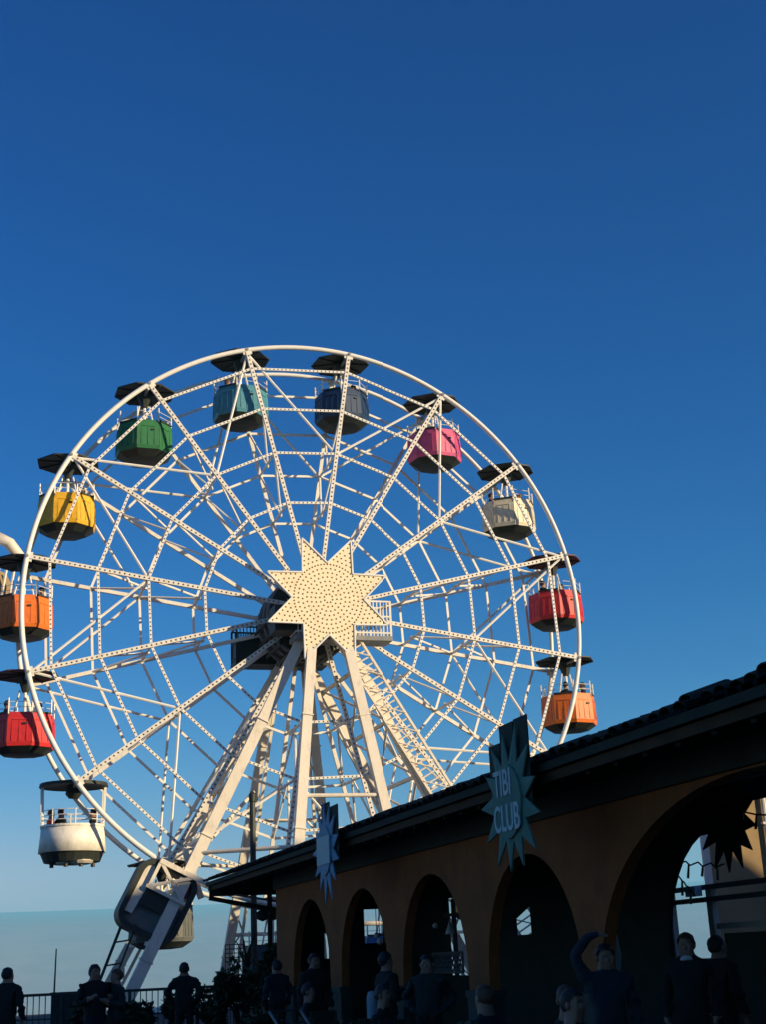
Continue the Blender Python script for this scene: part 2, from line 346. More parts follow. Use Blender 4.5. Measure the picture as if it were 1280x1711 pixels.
# outer ring frame of the housing (rounded band), sheet panels, roller
mb = MB(); po = rrect(1.75, 2.0, 0.42); pi_ = rrect(1.45, 1.70, 0.30); n = len(po)
vs_ = [drv(u, v, -1.05) for u, v in po] + [drv(u, v, -1.05) for u, v in pi_] + [drv(u, v, 0.1) for u, v in po] + [drv(u, v, 0.1) for u, v in pi_]
fs_ = []
for i in range(n):
    j = (i + 1) % n; fs_ += [(i, j, n + j, n + i), (2 * n + i, 3 * n + i, 3 * n + j, 2 * n + j), (i, 2 * n + i, 2 * n + j, j), (n + i, n + j, 3 * n + j, 3 * n + i)]
mb.add(vs_, fs_); drive = mb.build('drive_housing', M['dark'], wheel)
MB().prism(rrect(1.44, 1.0, 0.28), lambda u, v, d: drv(u, v - 0.34, d), -0.85, -0.05).build('cover_panel', M['g_grey'], drive)
MB().prism([(-0.72, -0.6), (-0.5, -0.6), (-0.42, 0.5), (-0.5, 0.8), (-0.72, 0.8)], lambda u, v, d: drv(u, v, d), -0.98, -0.86).build('cover_panel', M['leg'], drive)
mb = MB()
for u0, u1 in ((-0.4, 0.6), (0.6, -0.4)): mb.beam(drv(u0, 0.25, -1.1), drv(u1, 0.95, -1.1), 0.09, 0.09)
mb.beam(drv(-0.5, 0.22, -1.1), drv(0.7, 0.22, -1.1), 0.09, 0.09); mb.beam(drv(-0.45, 0.98, -1.1), drv(1.15, 0.98, -1.1), 0.14, 0.12); mb.beam(drv(-0.42, 0.2, -1.1), drv(-0.42, 1.0, -1.1), 0.09, 0.09)
mb.build('lattice_frame', M['leg'], drive)
MB().tube(drv(0.55, 0.62, -0.75), drv(0.55, 0.62, -0.35), 0.24, 20).build('drive_roller', M['g_pink'], drive)
MB().prism(rrect(0.8, 0.55, 0.06), lambda u, v, d: drv(u - 0.05, v - 0.02, d), -1.02, -0.88).build('motor_box', M['dark'], drive)
MB().beam(drv(1.1, 0.6, -0.7), drv(0.1, 1.55, -0.7), 0.16, 0.14).build('roller_arm', M['leg'], drive)
# handrailed ladder below the drive
mb = MB(); q0, q1 = Vector((-6.05, -0.9, 2.7)), Vector((-7.1, -0.9, 0.0)); e = Vector((0.42, 0, 0.05))
for s_ in (0, 1): mb.tube(q0 + e * s_, q1 + e * s_, 0.045 if s_ == 0 else 0.03, 6)
for i in range(4): c = q0.lerp(q1, 0.15 + 0.22 * i); mb.tube(c, c + e, 0.025, 6)
mb.build('handrail', M['dark'], wheel)
MB().bx(-6.0, 6.0, -1.6, GAP + 1.6, 0.0, 0.45).build('base_deck', M['grey'], wheel)

# ------------------------------------------------------------------ people
def skin_mesh(name, verts, edges, root, sub=2):
    me = bpy.data.meshes.new(name + '_skel'); me.from_pydata([v[:3] for v in verts], edges, [])
    o = bpy.data.objects.new(name + '_skel', me); COL.objects.link(o)
    o.modifiers.new('skin', 'SKIN').use_smooth_shade = True
    for i, v in enumerate(verts):
        sv = me.skin_vertices[0].data[i]; r_ = v[3]; sv.radius = (r_, v[4] if len(v) > 4 else r_); sv.use_root = (i == root)
    s_ = o.modifiers.new('sub', 'SUBSURF'); s_.levels = sub; s_.render_levels = sub
    dg = bpy.context.evaluated_depsgraph_get()
    out = bpy.data.meshes.new_from_object(o.evaluated_get(dg)); out.name = name
    bpy.data.objects.remove(o); bpy.data.meshes.remove(me)
    return out
M['skin'] = material('skin', (0.30, 0.155, 0.10), 0.6, 0.15, 12)
M['hair'] = material('dark hair', (0.02, 0.015, 0.012), 0.6, 0.3, 20)
M['hairb'] = material('brown hair', (0.10, 0.045, 0.02), 0.6, 0.3, 20)
CL = {'black': (0.010, 0.012, 0.010), 'navy': (0.010, 0.016, 0.028), 'olive': (0.04, 0.045, 0.025), 'red': (0.40, 0.05, 0.04), 'grey': (0.10, 0.10, 0.10), 'white': (0.6, 0.58, 0.54), 'teal': (0.012, 0.026, 0.024), 'brown': (0.07, 0.04, 0.025), 'slate': (0.020, 0.030, 0.038)}
for k, c in CL.items(): M['c_' + k] = material(k + ' cloth', c, 0.85, 0.15, 9, 0.15, 60)

def person(label, loc, rz, top='black', bottom='black', hair='hair', pose='stand', height=1.72, bulk=1.0, group=None, lean=0.0, collar=False):
    s_ = height / 1.72; b = bulk
    if pose == 'seat':
        V = [(0, 0, 0.10, .15 * b, .12), (0, 0.02, 0.30, .135 * b, .11), (0, 0.03, 0.48, .15 * b, .11), (0, 0.02, 0.60, .06), (0, 0.0, 0.70, .075, .085), (0, 0.0, 0.80, .085, .095), (0, 0, 0.88, .055, .06), (0, -0.095, 0.765, .018)]
        E_ = [(0, 1), (1, 2), (2, 3), (3, 4), (4, 5), (5, 6), (4, 7)]
        for s in (-1, 1):
            o = len(V); V += [(s * .19, .02, .50, .06), (s * .25, -.03, .26, .048), (s * .17, -.25, .22, .038), (s * .14, -.33, .23, .03, .02)]
            E_ += [(2, o), (o, o + 1), (o + 1, o + 2), (o + 2, o + 3)]
            o = len(V); V += [(s * .10, -.08, .09, .085), (s * .13, -.46, .10, .065), (s * .13, -.48, -.30, .045), (s * .13, -.60, -.36, .035)]
            E_ += [(0, o), (o, o + 1), (o + 1, o + 2), (o + 2, o + 3)]
        zt, zn, hz = 0.02, 0.615, 0.76
    else:
        V = [(0, 0, .93, .165 * b, .125 * b), (0, 0, 1.13, .155 * b, .12 * b), (0, lean * .5, 1.35, .175 * b, .125 * b), (0, lean, 1.475, .068), (0, lean - .01, 1.55, .075, .09), (0, lean - .01, 1.63, .083, .098), (0, lean, 1.70, .055, .06), (0, lean - .105, 1.585, .016)]
        E_ = [(0, 1), (1, 2), (2, 3), (3, 4), (4, 5), (5, 6), (4, 7)]
        for s in (-1, 1):
            arm = [(s * .205 * b, lean * .6, 1.38, .078), (s * .27 * b, .03, 1.12, .066), (s * .265 * b, -.06, .90, .052), (s * .245 * b, -.09, .82, .03, .02), (s * .24 * b, -.10, .75, .02, .015)]
            if pose == 'hold': arm = [(s * .205, lean * .6, 1.38, .078), (s * .28, .02, 1.13, .066), (s * .17, -.22, 1.20, .05), (s * .12, -.29, 1.24, .03, .025), (s * .09, -.33, 1.26, .022)]
            if pose == 'hips': arm = [(s * .205, lean * .6, 1.38, .078), (s * .34, .08, 1.15, .066), (s * .20, -.03, 1.00, .05), (s * .15, -.08, .97, .03, .02), (s * .12, -.09, .96, .02)]
            if pose == 'raise' and s < 0: arm = [(-.205, 0, 1.40, .078), (-.33, -.02, 1.62, .062), (-.18, -.06, 1.80, .05), (-.07, -.10, 1.83, .03, .022), (.02, -.12, 1.80, .022, .015)]
            o = len(V); V += arm; E_ += [(2, o)] + [(o + i, o + i + 1) for i in range(4)]
            o = len(V); V += [(s * .10, 0, .86, .092), (s * .11, -.015, .50, .066), (s * .115, .01, .10, .045), (s * .12, -.10, .045, .04), (s * .12, -.18, .04, .03)]
            E_ += [(0, o)] + [(o + i, o + i + 1) for i in range(4)]
        zt, zn, hz = 0.94, 1.485, 1.60
    me = skin_mesh('body', V, E_, 0)
    fr2 = random.Random(label); o1, o2 = fr2.uniform(0, 9), fr2.uniform(0, 9)
    for v in me.vertices:                                              # folds in the clothes
        if v.co.z < (1.44 if pose != 'seat' else .58):
            k_ = .012 * math.sin(v.co.z * 38 + o1 + 3 * math.sin(v.co.x * 17 + o2)) + .008 * math.sin(v.co.z * 71 + v.co.x * 40 + o2)
            v.co += v.normal * k_
    for m in (M['c_' + bottom], M['c_' + top], M['skin']): me.materials.append(m)
    for p in me.polygons:
        c = p.center
        hand = (pose == 'stand' and c.z < .88 and abs(c.x) > .19) or (pose == 'seat' and c.y < -.22 and c.z > .18) or (pose == 'hold' and c.y < -.20 and c.z > 1.1)
        sleeve = pose == 'raise' and c.z > zn and (c.x < -.13 or (c.z > 1.755 and c.x < -.08))
        p.material_index = 1 if sleeve else 2 if (c.z > zn or hand) else (1 if c.z > zt and not (pose == 'seat' and c.y < -.2 and c.z < .17) else 0)
    t = thing('person', label, 'person', loc, rz, group); t.scale = (s_, s_, s_)
    link('body', me, t)
    ly = lean if pose != 'seat' else 0.0
    mb = MB(); n, m = 18, 8; hr = random.Random(label)               # hair: low at the nape, cut back over the face, uneven
    for j in range(m + 1):
        for i in range(n):
            a = 2 * math.pi * i / n; fy = math.sin(a); tm = math.pi * (0.36 if fy < -0.6 else 0.36 + 0.38 * min(1, (fy + 0.6) / 1.1)); th = tm * j / m
            k_ = 1 + hr.uniform(-.05, .07) * (j > 1)
            mb.v.append((.096 * math.sin(th) * math.cos(a) * k_, ly + .010 + .110 * math.sin(th) * fy * k_, hz + .020 + .114 * math.cos(th) * k_))
    mb.f = [(j * n + i, j * n + (i + 1) % n, (j + 1) * n + (i + 1) % n, (j + 1) * n + i) for j in range(m) for i in range(n)]; mb.mi = [0] * len(mb.f)
    mb.build('hair', M[hair], t, True)
    for sx in (-1, 1): MB().lathe([(.006, -.03), (.016, -.02), (.02, .01), (.012, .035)], 8, c=(sx * .082, ly + .005, hz - .01)).build('ear', M['skin'], t, True)
    if collar: MB().lathe([(.085, 0), (.095, .012), (.075, .06), (.062, .05)], 14, c=(0, ly * .9, zn - .045), closed=True).build('collar', M['c_white'], t, True)
    return t

# ------------------------------------------------------------------ gondolas
def ring_pts(r_, n, ph=0.0): return [(r_ * math.cos(ph + 2 * math.pi * k / n), r_ * math.sin(ph + 2 * math.pi * k / n)) for k in range(n)]
OC = R(22.5); AX = 2.3
def gondola_meshes():
    D = {}
    mb = MB(); k = 8
    prof = [(0.04, 2.60), (0.50, 2.53), (1.00, 2.43), (1.00, 2.385), (0.50, 2.44), (0.04, 2.48)]
    mb.lathe(prof, 8, ph=OC, closed=True); D['canopy'] = mb.mesh('canopy', M['canopy'])
    mb = MB()
    for x, y in ring_pts(0.96, 8, OC): mb.beam((x * .15, y * .15, 2.455), (x, y, 2.375), 0.04, 0.035, ref=(0, 0, 1))
    D['canopy_ribs'] = mb.mesh('canopy_ribs', M['dark'])
    D['canopy_hub'] = MB().lathe([(0.10, 1.92), (0.16, 2.1), (0.26, 2.36), (0.24, 2.44)], 8, ph=OC).mesh('canopy_hub', M['dark'])
    mb = MB(); mb.tube((0, 0, 0.45), (0, 0, 2.0), 0.05, 8)
    D['mast'] = mb.mesh('mast', M['white2'])
    mb = MB()
    for s in (-1, 1): mb.tube((0.16 * s, 0, 1.98), (0.34 * s, 0, 1.15), 0.028, 6)
    D['hanger_rod'] = mb.mesh('hanger_rod', M['white2'])
    # one tub panel; the eight faces are copies turned about the mast
    c8 = math.cos(math.pi / 8); s8 = math.sin(math.pi / 8); g_ = 0.985
    def P(r_, z_, s): return Vector((r_ * c8, s * r_ * s8 * g_, z_))
    mb = MB(); lv = [(0.885, 1.20), (0.925, 0.92), (0.94, 0.33), (0.90, 0.22)]
    vs_ = [P(r_, z_, s) for r_, z_ in lv for s in (-1, 1)] + [P(r_ - 0.05, z_, s) for r_, z_ in lv for s in (-1, 1)]
    fs_ = []
    for i in range(3): a = 2 * i; fs_ += [(a, a + 1, a + 3, a + 2), (a + 8, a + 10, a + 11, a + 9), (a, a + 2, a + 10, a + 8), (a + 1, a + 9, a + 11, a + 3)]
    fs_ += [(0, 8, 9, 1), (6, 7, 15, 14)]
    mb.add(vs_, fs_); D['panel'] = mb.mesh('panel', M['g_red'])
    mb = MB()
    mb.beam(P(0.925, 0.98, 0) + Vector((0, -0.2, 0)), P(0.925, 0.98, 0) + Vector((0, 0.2, 0)), 0.03, 0.03, ref=(0, 0, 1))
    for yy in (-0.21, 0.0, 0.21): mb.beam(P(0.918, 0.96, 0) + Vector((0, yy, 0)), P(0.948, 0.36, 0) + Vector((0, yy, 0)), 0.022, 0.03)
    D['panel_rib'] = mb.mesh('panel_rib', M['g_red'])
    D['latch'] = MB().box(P(0.94, 0.86, 0) + Vector((0.01, 0.16, 0)), (0.04, 0.10, 0.05)).mesh('latch', M['dark'])
    D['top_trim'] = MB().beam(P(0.885, 1.21, -1) * 1.0, P(0.885, 1.21, 1), 0.05, 0.06, ref=(1, 0, 0)).mesh('top_trim', M['dark'])
    D['tub_base'] = MB().lathe([(0.30, 0.02), (0.62, 0.05), (0.885, 0.215), (0.84, 0.30)], 8, ph=OC).mesh('tub_base', M['dark'])
    mb = MB()
    for x, y in ring_pts(0.885, 8, OC): mb.tube((x, y, 1.15), (x, y, 1.62), 0.022, 6)
    rp = ring_pts(0.885, 8, OC)
    for i in range(8):
        if i in (1,): continue
        for z_ in (1.34, 1.50): mb.tube((*rp[i], z_), (*rp[(i + 1) % 8], z_), 0.009, 5)
    D['railing'] = mb.mesh('railing', M['white2'])
    mb = MB(); mb.lathe([(0.84, 0.74), (0.84, 0.80), (0.48, 0.80), (0.48, 0.74)], 8, ph=OC, closed=True)
    D['seat_ring'] = mb.mesh('seat_ring', M['grey'])
    mb = MB(); mb.lathe([(0.24, 1.22), (0.26, 1.25), (0.24, 1.28), (0.20, 1.25)], 16, closed=True)
    D['turning_wheel'] = mb.mesh('turning_wheel', M['grey'])
    mb = MB()
    for i in range(8):
        x, y = ring_pts(0.935, 8, OC)[i]; x2, y2 = ring_pts(0.895, 8, OC)[i]
        mb.beam((x2 * .985, y2 * .985, 1.19), (x * .985, y * .985, 0.30), 0.035, 0.03)
    D['corner_seams'] = mb.mesh('corner_seams', M['dark'])
    return D
GM = gondola_meshes()
GCOL = {0: ('teal', 'light teal blue gondola just left of the wheel top'), 1: ('navy', 'dark navy blue gondola just right of the wheel top'), 2: ('pink', 'pink gondola at upper right, next right of the navy one'),
        3: ('cream', 'cream coloured octagonal gondola at upper right, above the red one'), 4: ('red', 'red gondola on the right side of the wheel, below the cream one'), 5: ('orange', 'orange gondola low on the right, just above the pavilion roof'),
        6: ('green', 'green gondola low on the right behind the pavilion roof'), 7: ('yellow', 'yellow gondola near the bottom behind the pavilion'), 8: ('blue', 'blue gondola at the foot of the wheel behind the pavilion'),
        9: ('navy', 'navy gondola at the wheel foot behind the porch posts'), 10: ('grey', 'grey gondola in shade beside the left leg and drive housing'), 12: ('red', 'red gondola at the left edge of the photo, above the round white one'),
        13: ('orange', 'orange gondola at the left edge of the photo, above the red one'), 14: ('yellow', 'yellow gondola at upper left'), 15: ('green', 'green gondola at upper left, between yellow and teal ones')}
GROUP = 'gondolas of the ferris wheel'
gpos = {}
for k in range(16):
    a = ang(k); lp_ = Vector((RW * math.sin(a), GAP / 2, HZ + RW * math.cos(a)))
    gpos[k] = WC + Matrix.Rotation(PSI, 3, 'Z') @ lp_ - Vector((0, 0, AX))
rg = random.Random(5)
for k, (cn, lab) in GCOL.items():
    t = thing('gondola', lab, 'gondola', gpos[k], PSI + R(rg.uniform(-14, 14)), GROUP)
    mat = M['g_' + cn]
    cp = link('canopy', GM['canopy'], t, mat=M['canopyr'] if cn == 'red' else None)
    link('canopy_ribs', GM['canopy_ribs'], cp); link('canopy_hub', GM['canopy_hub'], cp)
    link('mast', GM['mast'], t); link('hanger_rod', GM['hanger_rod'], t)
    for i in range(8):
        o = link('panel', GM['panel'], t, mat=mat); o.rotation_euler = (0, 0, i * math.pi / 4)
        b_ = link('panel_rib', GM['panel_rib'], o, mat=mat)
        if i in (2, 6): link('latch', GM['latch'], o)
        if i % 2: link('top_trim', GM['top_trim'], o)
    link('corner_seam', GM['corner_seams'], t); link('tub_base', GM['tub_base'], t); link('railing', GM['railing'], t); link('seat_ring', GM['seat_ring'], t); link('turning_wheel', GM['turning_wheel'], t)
# the round white gondola
t = thing('gondola', 'round white gondola with corner posts at lower left, the only cylindrical one', 'gondola', gpos[11], PSI, GROUP)
cp = MB().lathe([(0.05, 2.50), (0.5, 2.47), (0.98, 2.40), (1.0, 2.30), (0.97, 2.30), (0.05, 2.38)], 24, closed=True).build('canopy', M['canopy'], t)
MB().lathe([(0.14, 1.98), (0.24, 2.1), (0.2, 2.34)], 10).build('canopy_hub', M['dark'], cp)
MB().lathe([(0.90, 1.16), (0.965, 0.42), (0.92, 0.42), (0.86, 1.16)], 40, closed=True).build('tub_wall', M['g_white'], t, True)
MB().lathe([(0.93, 1.13), (0.93, 1.19), (0.86, 1.19), (0.86, 1.13)], 40, closed=True).build('top_band', M['g_white'], t)
mb = MB().lathe([(0.5, 0.10), (0.80, 0.15), (0.915, 0.42), (0.3, 0.44)], 24)
tb = mb.build('tub_base', M['dark'], t)
for (x, y, s1, s2) in ((0.3, -0.5, 0.7, 0.3), (-0.35, -0.5, 0.5, 0.25)): MB().lathe([(s1 * .5, 0.09), (s1 * .62, 0.16), (s1 * .5, 0.24)], 14, c=(x * .6, y * .75, 0)).build('base_tank', M['leg'], tb)
for a in (200, 250, 290, 340): x, y = 0.62 * math.cos(R(a)), 0.62 * math.sin(R(a)); MB().tube((x, y, 0.0), (x, y, 0.12), 0.06, 8).build('buffer', M['dark'], tb)
for s in (-1, 1):
    MB().beam((0.86 * s, -0.12, 1.1), (0.90 * s, -0.12, 2.33), 0.07, 0.09).build('corner_post', M['white2'], t)
    MB().beam((0.86 * s, 0.35, 1.1), (0.90 * s, 0.35, 2.33), 0.06, 0.06).build('corner_post', M['white2'], t)
mb = MB(); rp = ring_pts(0.885, 24)
for i in range(24):
    for z_ in (1.32, 1.45, 1.60): mb.tube((*rp[i], z_), (*rp[(i + 1) % 24], z_), 0.012, 5)
    if i % 3 == 0: mb.tube((*rp[i], 1.15), (*rp[i], 1.62), 0.02, 6)
mb.build('railing', M['white2'], t)
# riders
RIDERS = [(11, -0.62, -0.12, 'red', 'brown', 'rider in red top seated at left of the round white gondola'), (11, -0.36, -0.30, 'black', 'hair', 'dark haired rider beside the one in red in the round white gondola'), (11, 0.55, -0.25, 'black', 'hair', 'rider in black seated at right of the round white gondola'),
          (5, -0.20, -0.35, 'black', 'hair', 'rider in black at left of the low right orange gondola'), (5, 0.45, -0.25, 'navy', 'hair', 'rider in navy at right of the low right orange gondola'),
          (4, -0.50, -0.20, 'black', 'hair', 'rider in black in the red gondola on the right'), (4, 0.3, 0.1, 'brown', 'hair', 'rider in brown in the red gondola on the right'),
          (3, 0.45, 0.0, 'white', 'hairb', 'rider in white in the cream gondola'), (3, -0.55, 0.1, 'black', 'hair', 'rider in black in the cream gondola'),
          (14, 0.45, 0.05, 'black', 'hair', 'rider in black in the yellow gondola'), (0, -0.45, -0.1, 'white', 'hairb', 'light haired rider in the teal blue gondola'),
          (1, 0.4, -0.1, 'brown', 'hair', 'rider in brown in the navy gondola'), (12, -0.5, -0.1, 'black', 'hair', 'rider in black in the red gondola at the left edge'), (12, 0.4, 0.1, 'brown', 'hairb', 'rider in brown in the red gondola at the left edge'), (13, 0.5, 0.0, 'black', 'hair', 'rider in black in the orange gondola at the left edge')]
for k, x, y, c, h_, lab in RIDERS:
    p = gpos[k] + Matrix.Rotation(PSI, 3, 'Z') @ Vector((x, y, 0.82))
    person(lab, p, PSI + math.atan2(x, -y) + math.pi, c if c in CL else 'black', 'black', 'hairb' if h_ in ('brown', 'hairb') else 'hair', 'seat', 1.62, group='riders in the gondolas')

# ------------------------------------------------------------------ pavilion
M['stucco'] = material('orange brown stucco', (0.27, 0.076, 0.014), 0.9, 0.25, 2.2, 0.35, 45, grime=(0.14, 0.06, 0.025), gamt=0.7, gscale=0.9)
M['dado'] = material('dark green dado paint', (0.018, 0.034, 0.027), 0.7, 0.25, 3, 0.15, 40)
M['tile'] = material('old clay roof tile', (0.045, 0.030, 0.018), 0.9, 0.3, 6, 0.25, 40, col2=(0.022, 0.026, 0.017))
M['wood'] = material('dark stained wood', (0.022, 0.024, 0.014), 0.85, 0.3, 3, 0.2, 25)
M['fascia'] = material('red brown fascia wood', (0.06, 0.030, 0.010), 0.9, 0.25, 3, 0.2, 25)
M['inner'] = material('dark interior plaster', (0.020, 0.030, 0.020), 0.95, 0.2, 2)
pav = thing('pavilion', 'long arcaded pavilion with orange brown walls and tiled eaves, in deep shade', 'building', (0, 0, 0), FROT)
PER, ARC, RA, SPR = 3.66, 16.15, 1.45, 1.30
W0, W1, ZT, TN, TF = 6.9, 7.05, 3.72, -1.0, 30.1
cs = [(1.9, RA, RA), (5.6, RA, RA), (10.9, 3.30, 1.78)] + [(ARC + PER * k, RA, RA) for k in range(0, 4)]      # centre, half width, rise
mb = MB()
def strip(mb, t0, t1, z00, z01, z10, z11, w0=W0, w1=W1):
    mb.add([(w0, t0, z00), (w0, t1, z01), (w0, t1, z11), (w0, t0, z10), (w1, t0, z00), (w1, t1, z01), (w1, t1, z11), (w1, t0, z10)], [(0, 3, 2, 1), (4, 5, 6, 7), (0, 1, 5, 4), (1, 2, 6, 5), (2, 3, 7, 6), (3, 0, 4, 7)])
edges = []
t_prev = TN
for c, hw, rise in cs:
    if c - hw - t_prev > 0.01: strip(mb, t_prev, c - hw, 0, 0, ZT, ZT); edges.append((t_prev, c - hw))
    ns = 18 if hw < 2 else 32
    for i in range(ns):
        a0, a1 = math.pi * (1 - i / ns), math.pi * (1 - (i + 1) / ns)
        strip(mb, c + hw * math.cos(a0), c + hw * math.cos(a1), SPR + rise * math.sin(a0), SPR + rise * math.sin(a1), ZT, ZT)
    t_prev = c + hw
strip(mb, t_prev, TF, 0, 0, ZT, ZT); edges.append((t_prev, TF))
bm_w = mb
wall = mb.build('front_wall', M['stucco'], pav)
for a, b in edges:
    MB().bx(W0 - 0.03, W1 + 0.03, a - 0.03, b + 0.03, 0.0, 1.02).build('plinth', M['dado'], pav)
    MB().bx(W0 - 0.05, W1 + 0.05, a - 0.05, b + 0.05, 1.02, 1.12).build('plinth_cap', M['dado'], pav)
# back wall at w = 9.6 with its openings
mb = MB(); BW0, BW1 = 9.6, 9.66; BT = 3.75
def bs(t0, t1, zr):                                                    # solid ranges as ((z00,z01),(z10,z11))
    for (a, b), (c, d) in zr: strip(mb, t0, t1, a, b, c, d, BW0, BW1)
bs(TN, 10.0, [((0, 0), (BT, BT))])
bs(10.0, 16.15, [((0, 0), (1.70, 1.70)), ((3.60, 3.60), (BT, BT))])
arcD = [(16.15, 2.96), (16.56, 2.96), (16.80, 2.86), (17.05, 2.70), (17.25, 2.50), (17.42, 2.28), (17.52, 2.05), (17.60, 1.75), (17.62, 1.42)]
for (t0, z0), (t1, z1) in zip(arcD[:-1], arcD[1:]): bs(t0, t1, [((0, 0), (1.40, 1.40)), ((z0, z1), (BT, BT))])
bs(17.62, 22.40, [((0, 0), (BT, BT))])
bs(22.40, 23.15, [((0, 0), (1.86, 1.86)), ((2.36, 2.14), (BT, BT))])
bs(23.15, 24.6, [((0, 0), (BT, BT))])
bs(24.6, 26.6, [((0, 0), (1.20, 1.20)), ((2.62, 2.66), (BT, BT))])
bs(26.6, TF, [((0, 0), (BT, BT))])
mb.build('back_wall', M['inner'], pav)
mb = MB()                                                              # far end wall
def es(w0, w1, zr):
    for a, b in zr: mb.bx(w0, w1, TF - 0.25, TF, a, b)
es(W1, 7.9, [(0, ZT)]); es(7.9, 8.06, [(0, 1.62), (2.15, ZT)]); es(8.06, 8.82, [(0, ZT)]); es(8.82, 9.32, [(0, 1.90), (2.62, ZT)]); es(9.32, BW0, [(0, ZT)])
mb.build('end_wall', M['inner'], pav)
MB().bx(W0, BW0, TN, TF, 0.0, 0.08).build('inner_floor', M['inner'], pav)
MB().bx(9.5, 9.58, 24.6, 26.6, 2.30, 2.36).build('window_bar', M['dark'], pav)
MB().bx(9.5, 9.58, 26.0, 26.06, 1.2, 2.62).build('window_bar', M['dark'], pav)
# roof
EZ, SL, RT0, RT1 = 3.50, 0.30, -2.0, 33.9
RID, EW0, EW1 = 8.25, 6.03, 10.47
rz_ = EZ + (RID - EW0) * SL
mb = MB()
def roofpt(w): return EZ + (min(w - EW0, EW1 - w)) * SL
top = [(EW0, RT0, EZ), (RID, RT0, rz_), (EW1, RT0, EZ), (EW0, RT1, EZ), (RID, RT1 - 2.2, rz_), (EW1, RT1, EZ)]
bot = [(x, y, z - 0.09) for x, y, z in top]
mb.add(top + bot, [(0, 1, 4, 3), (1, 2, 5, 4), (3, 4, 5), (6, 9, 10, 7), (7, 10, 11, 8), (9, 11, 10), (0, 3, 9, 6), (2, 8, 11, 5), (3, 5, 11, 9), (0, 6, 7, 1), (1, 7, 8, 2)])
roof = mb.build('roof', M['wood'], pav)
# barrel tiles : the eave course one by one, the rest joined
def barrel(L, r0=0.105, r1=0.085, th=0.018, n=6):
    m = MB(); vs_ = []
    for x, r_ in ((0.0, r0), (L, r1)):
        for rr in (r_, r_ - th):
            for i in range(n + 1): a = math.pi * i / n; vs_.append((x, rr * math.cos(a), rr * math.sin(a)))
    q = n + 1; fs_ = []
    for i in range(n): fs_ += [(i, i + 1, 2 * q + i + 1, 2 * q + i), (q + i, 3 * q + i, 3 * q + i + 1, q + i + 1), (i, q + i, q + i + 1, i + 1), (2 * q + i, 2 * q + i + 1, 3 * q + i + 1, 3 * q + i)]
    fs_ += [(0, 2 * q, 3 * q, q), (n, q + n, 3 * q + n, 2 * q + n)]
    return m.add(vs_, fs_)
tile_me = barrel(0.45).mesh('eave_tile', M['tile'])
rt_ = random.Random(11); t = 5.0; sl_a = math.atan(SL)
while t < RT1 - 0.1:
    o = link('eave_tile', tile_me, roof, (EW0 - 0.05 + rt_.uniform(-0.035, 0.03), t + rt_.uniform(-0.02, 0.02), EZ + 0.005 + rt_.uniform(0, 0.025) + (0.04 if t < 10.4 else 0)))
    o.rotation_euler = (rt_.uniform(-.05, .05), -sl_a + rt_.uniform(-.05, .04), rt_.uniform(-.05, .05)); o.scale = (1, 1.1, rt_.uniform(.42, .7))
    t += 0.235
mb = MB(); c_, s__ = math.cos(-sl_a), math.sin(sl_a)
t = 5.0
while t < RT1 - 0.1:
    wmax = RID if t < RT1 - 2.2 else EW0 + (RT1 - t)
    w = EW0 + 0.38
    while w < wmax - 0.1:
        m = barrel(0.45, 0.105, 0.085, 0.018, 4); ca, sa = math.cos(sl_a), math.sin(sl_a)
        mb.add([(w + x * ca - z * sa, t + y, EZ + (w - EW0) * SL + 0.01 + x * sa + z * ca) for x, y, z in m.v], m.f)
        w += 0.40
    t += 0.235
tag(mb.build('roof_tiles', M['tile'], roof), kind='stuff')
# eave woodwork and the dark band below it
MB().bx(EW0 + 0.06, EW0 + 0.11, RT0, RT1, EZ - 0.20, EZ - 0.10).build('fascia', M['fascia'], pav)
t = 5.2
while t < RT1:
    MB().beam((EW0 + 0.12, t, EZ - 0.17), (W0 + 0.05, t, EZ - 0.17 + 0.8 * SL), 0.09, 0.13, ref=(0, 0, 1)).build('rafter', M['wood'], pav); t += 0.62
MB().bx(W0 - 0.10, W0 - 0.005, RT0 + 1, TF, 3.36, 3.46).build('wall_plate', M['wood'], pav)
for ta, tb_, za in ((TN, 7.5, 3.1), (7.5, 14.25, 3.1), (14.25, TF, 3.1)): MB().bx(W0 - 0.06, W0 - 0.004, ta, tb_ - 0.01, za, 3.355).build('upper_dark_band', M['wood'], pav)  # thin near-black strip along the top of the front wall
# porch at the far end
MB().bx(7.36, 7.46, 32.95, 33.05, 0, 3.45).build('porch_post', M['wood'], pav)
MB().bx(9.3, 9.42, 32.95, 33.05, 0, 3.45).build('porch_post', M['wood'], pav)
MB().beam((6.06, 33.55, 3.28), (10.4, 33.55, 3.28), 0.10, 0.24, ref=(0, 0, 1)).build('porch_beam', M['wood'], pav)
MB().beam((5.95, 33.0, 3.10), (7.75, 33.0, 2.74), 0.06, 0.10, ref=(0, 0, 1)).build('porch_brace', M['wood'], pav)
MB().beam((6.6, 33.05, 3.16), (7.7, 33.05, 2.96), 0.05, 0.05, ref=(0, 0, 1)).build('porch_brace', M['grey'], pav)
MB().lathe([(0.02, 2.52), (0.16, 2.58), (0.20, 2.70), (0.05, 2.78)], 14, c=(7.15, 32.6, 0)).build('porch_lamp', M['dark'], pav)
for i in range(5): MB().beam((6.3, 30.6 + i * 0.62, 3.36), (10.2, 30.6 + i * 0.62, 3.36), 0.07, 0.12, ref=(0, 0, 1)).build('porch_joist', M['wood'], pav)
# pale lintel and post of the far opening
MB().beam((9.55, 10.0, 3.57), (9.55, 16.1, 3.57), 0.05, 0.07, ref=(0, 0, 1)).build('lintel', M['leg'], pav)
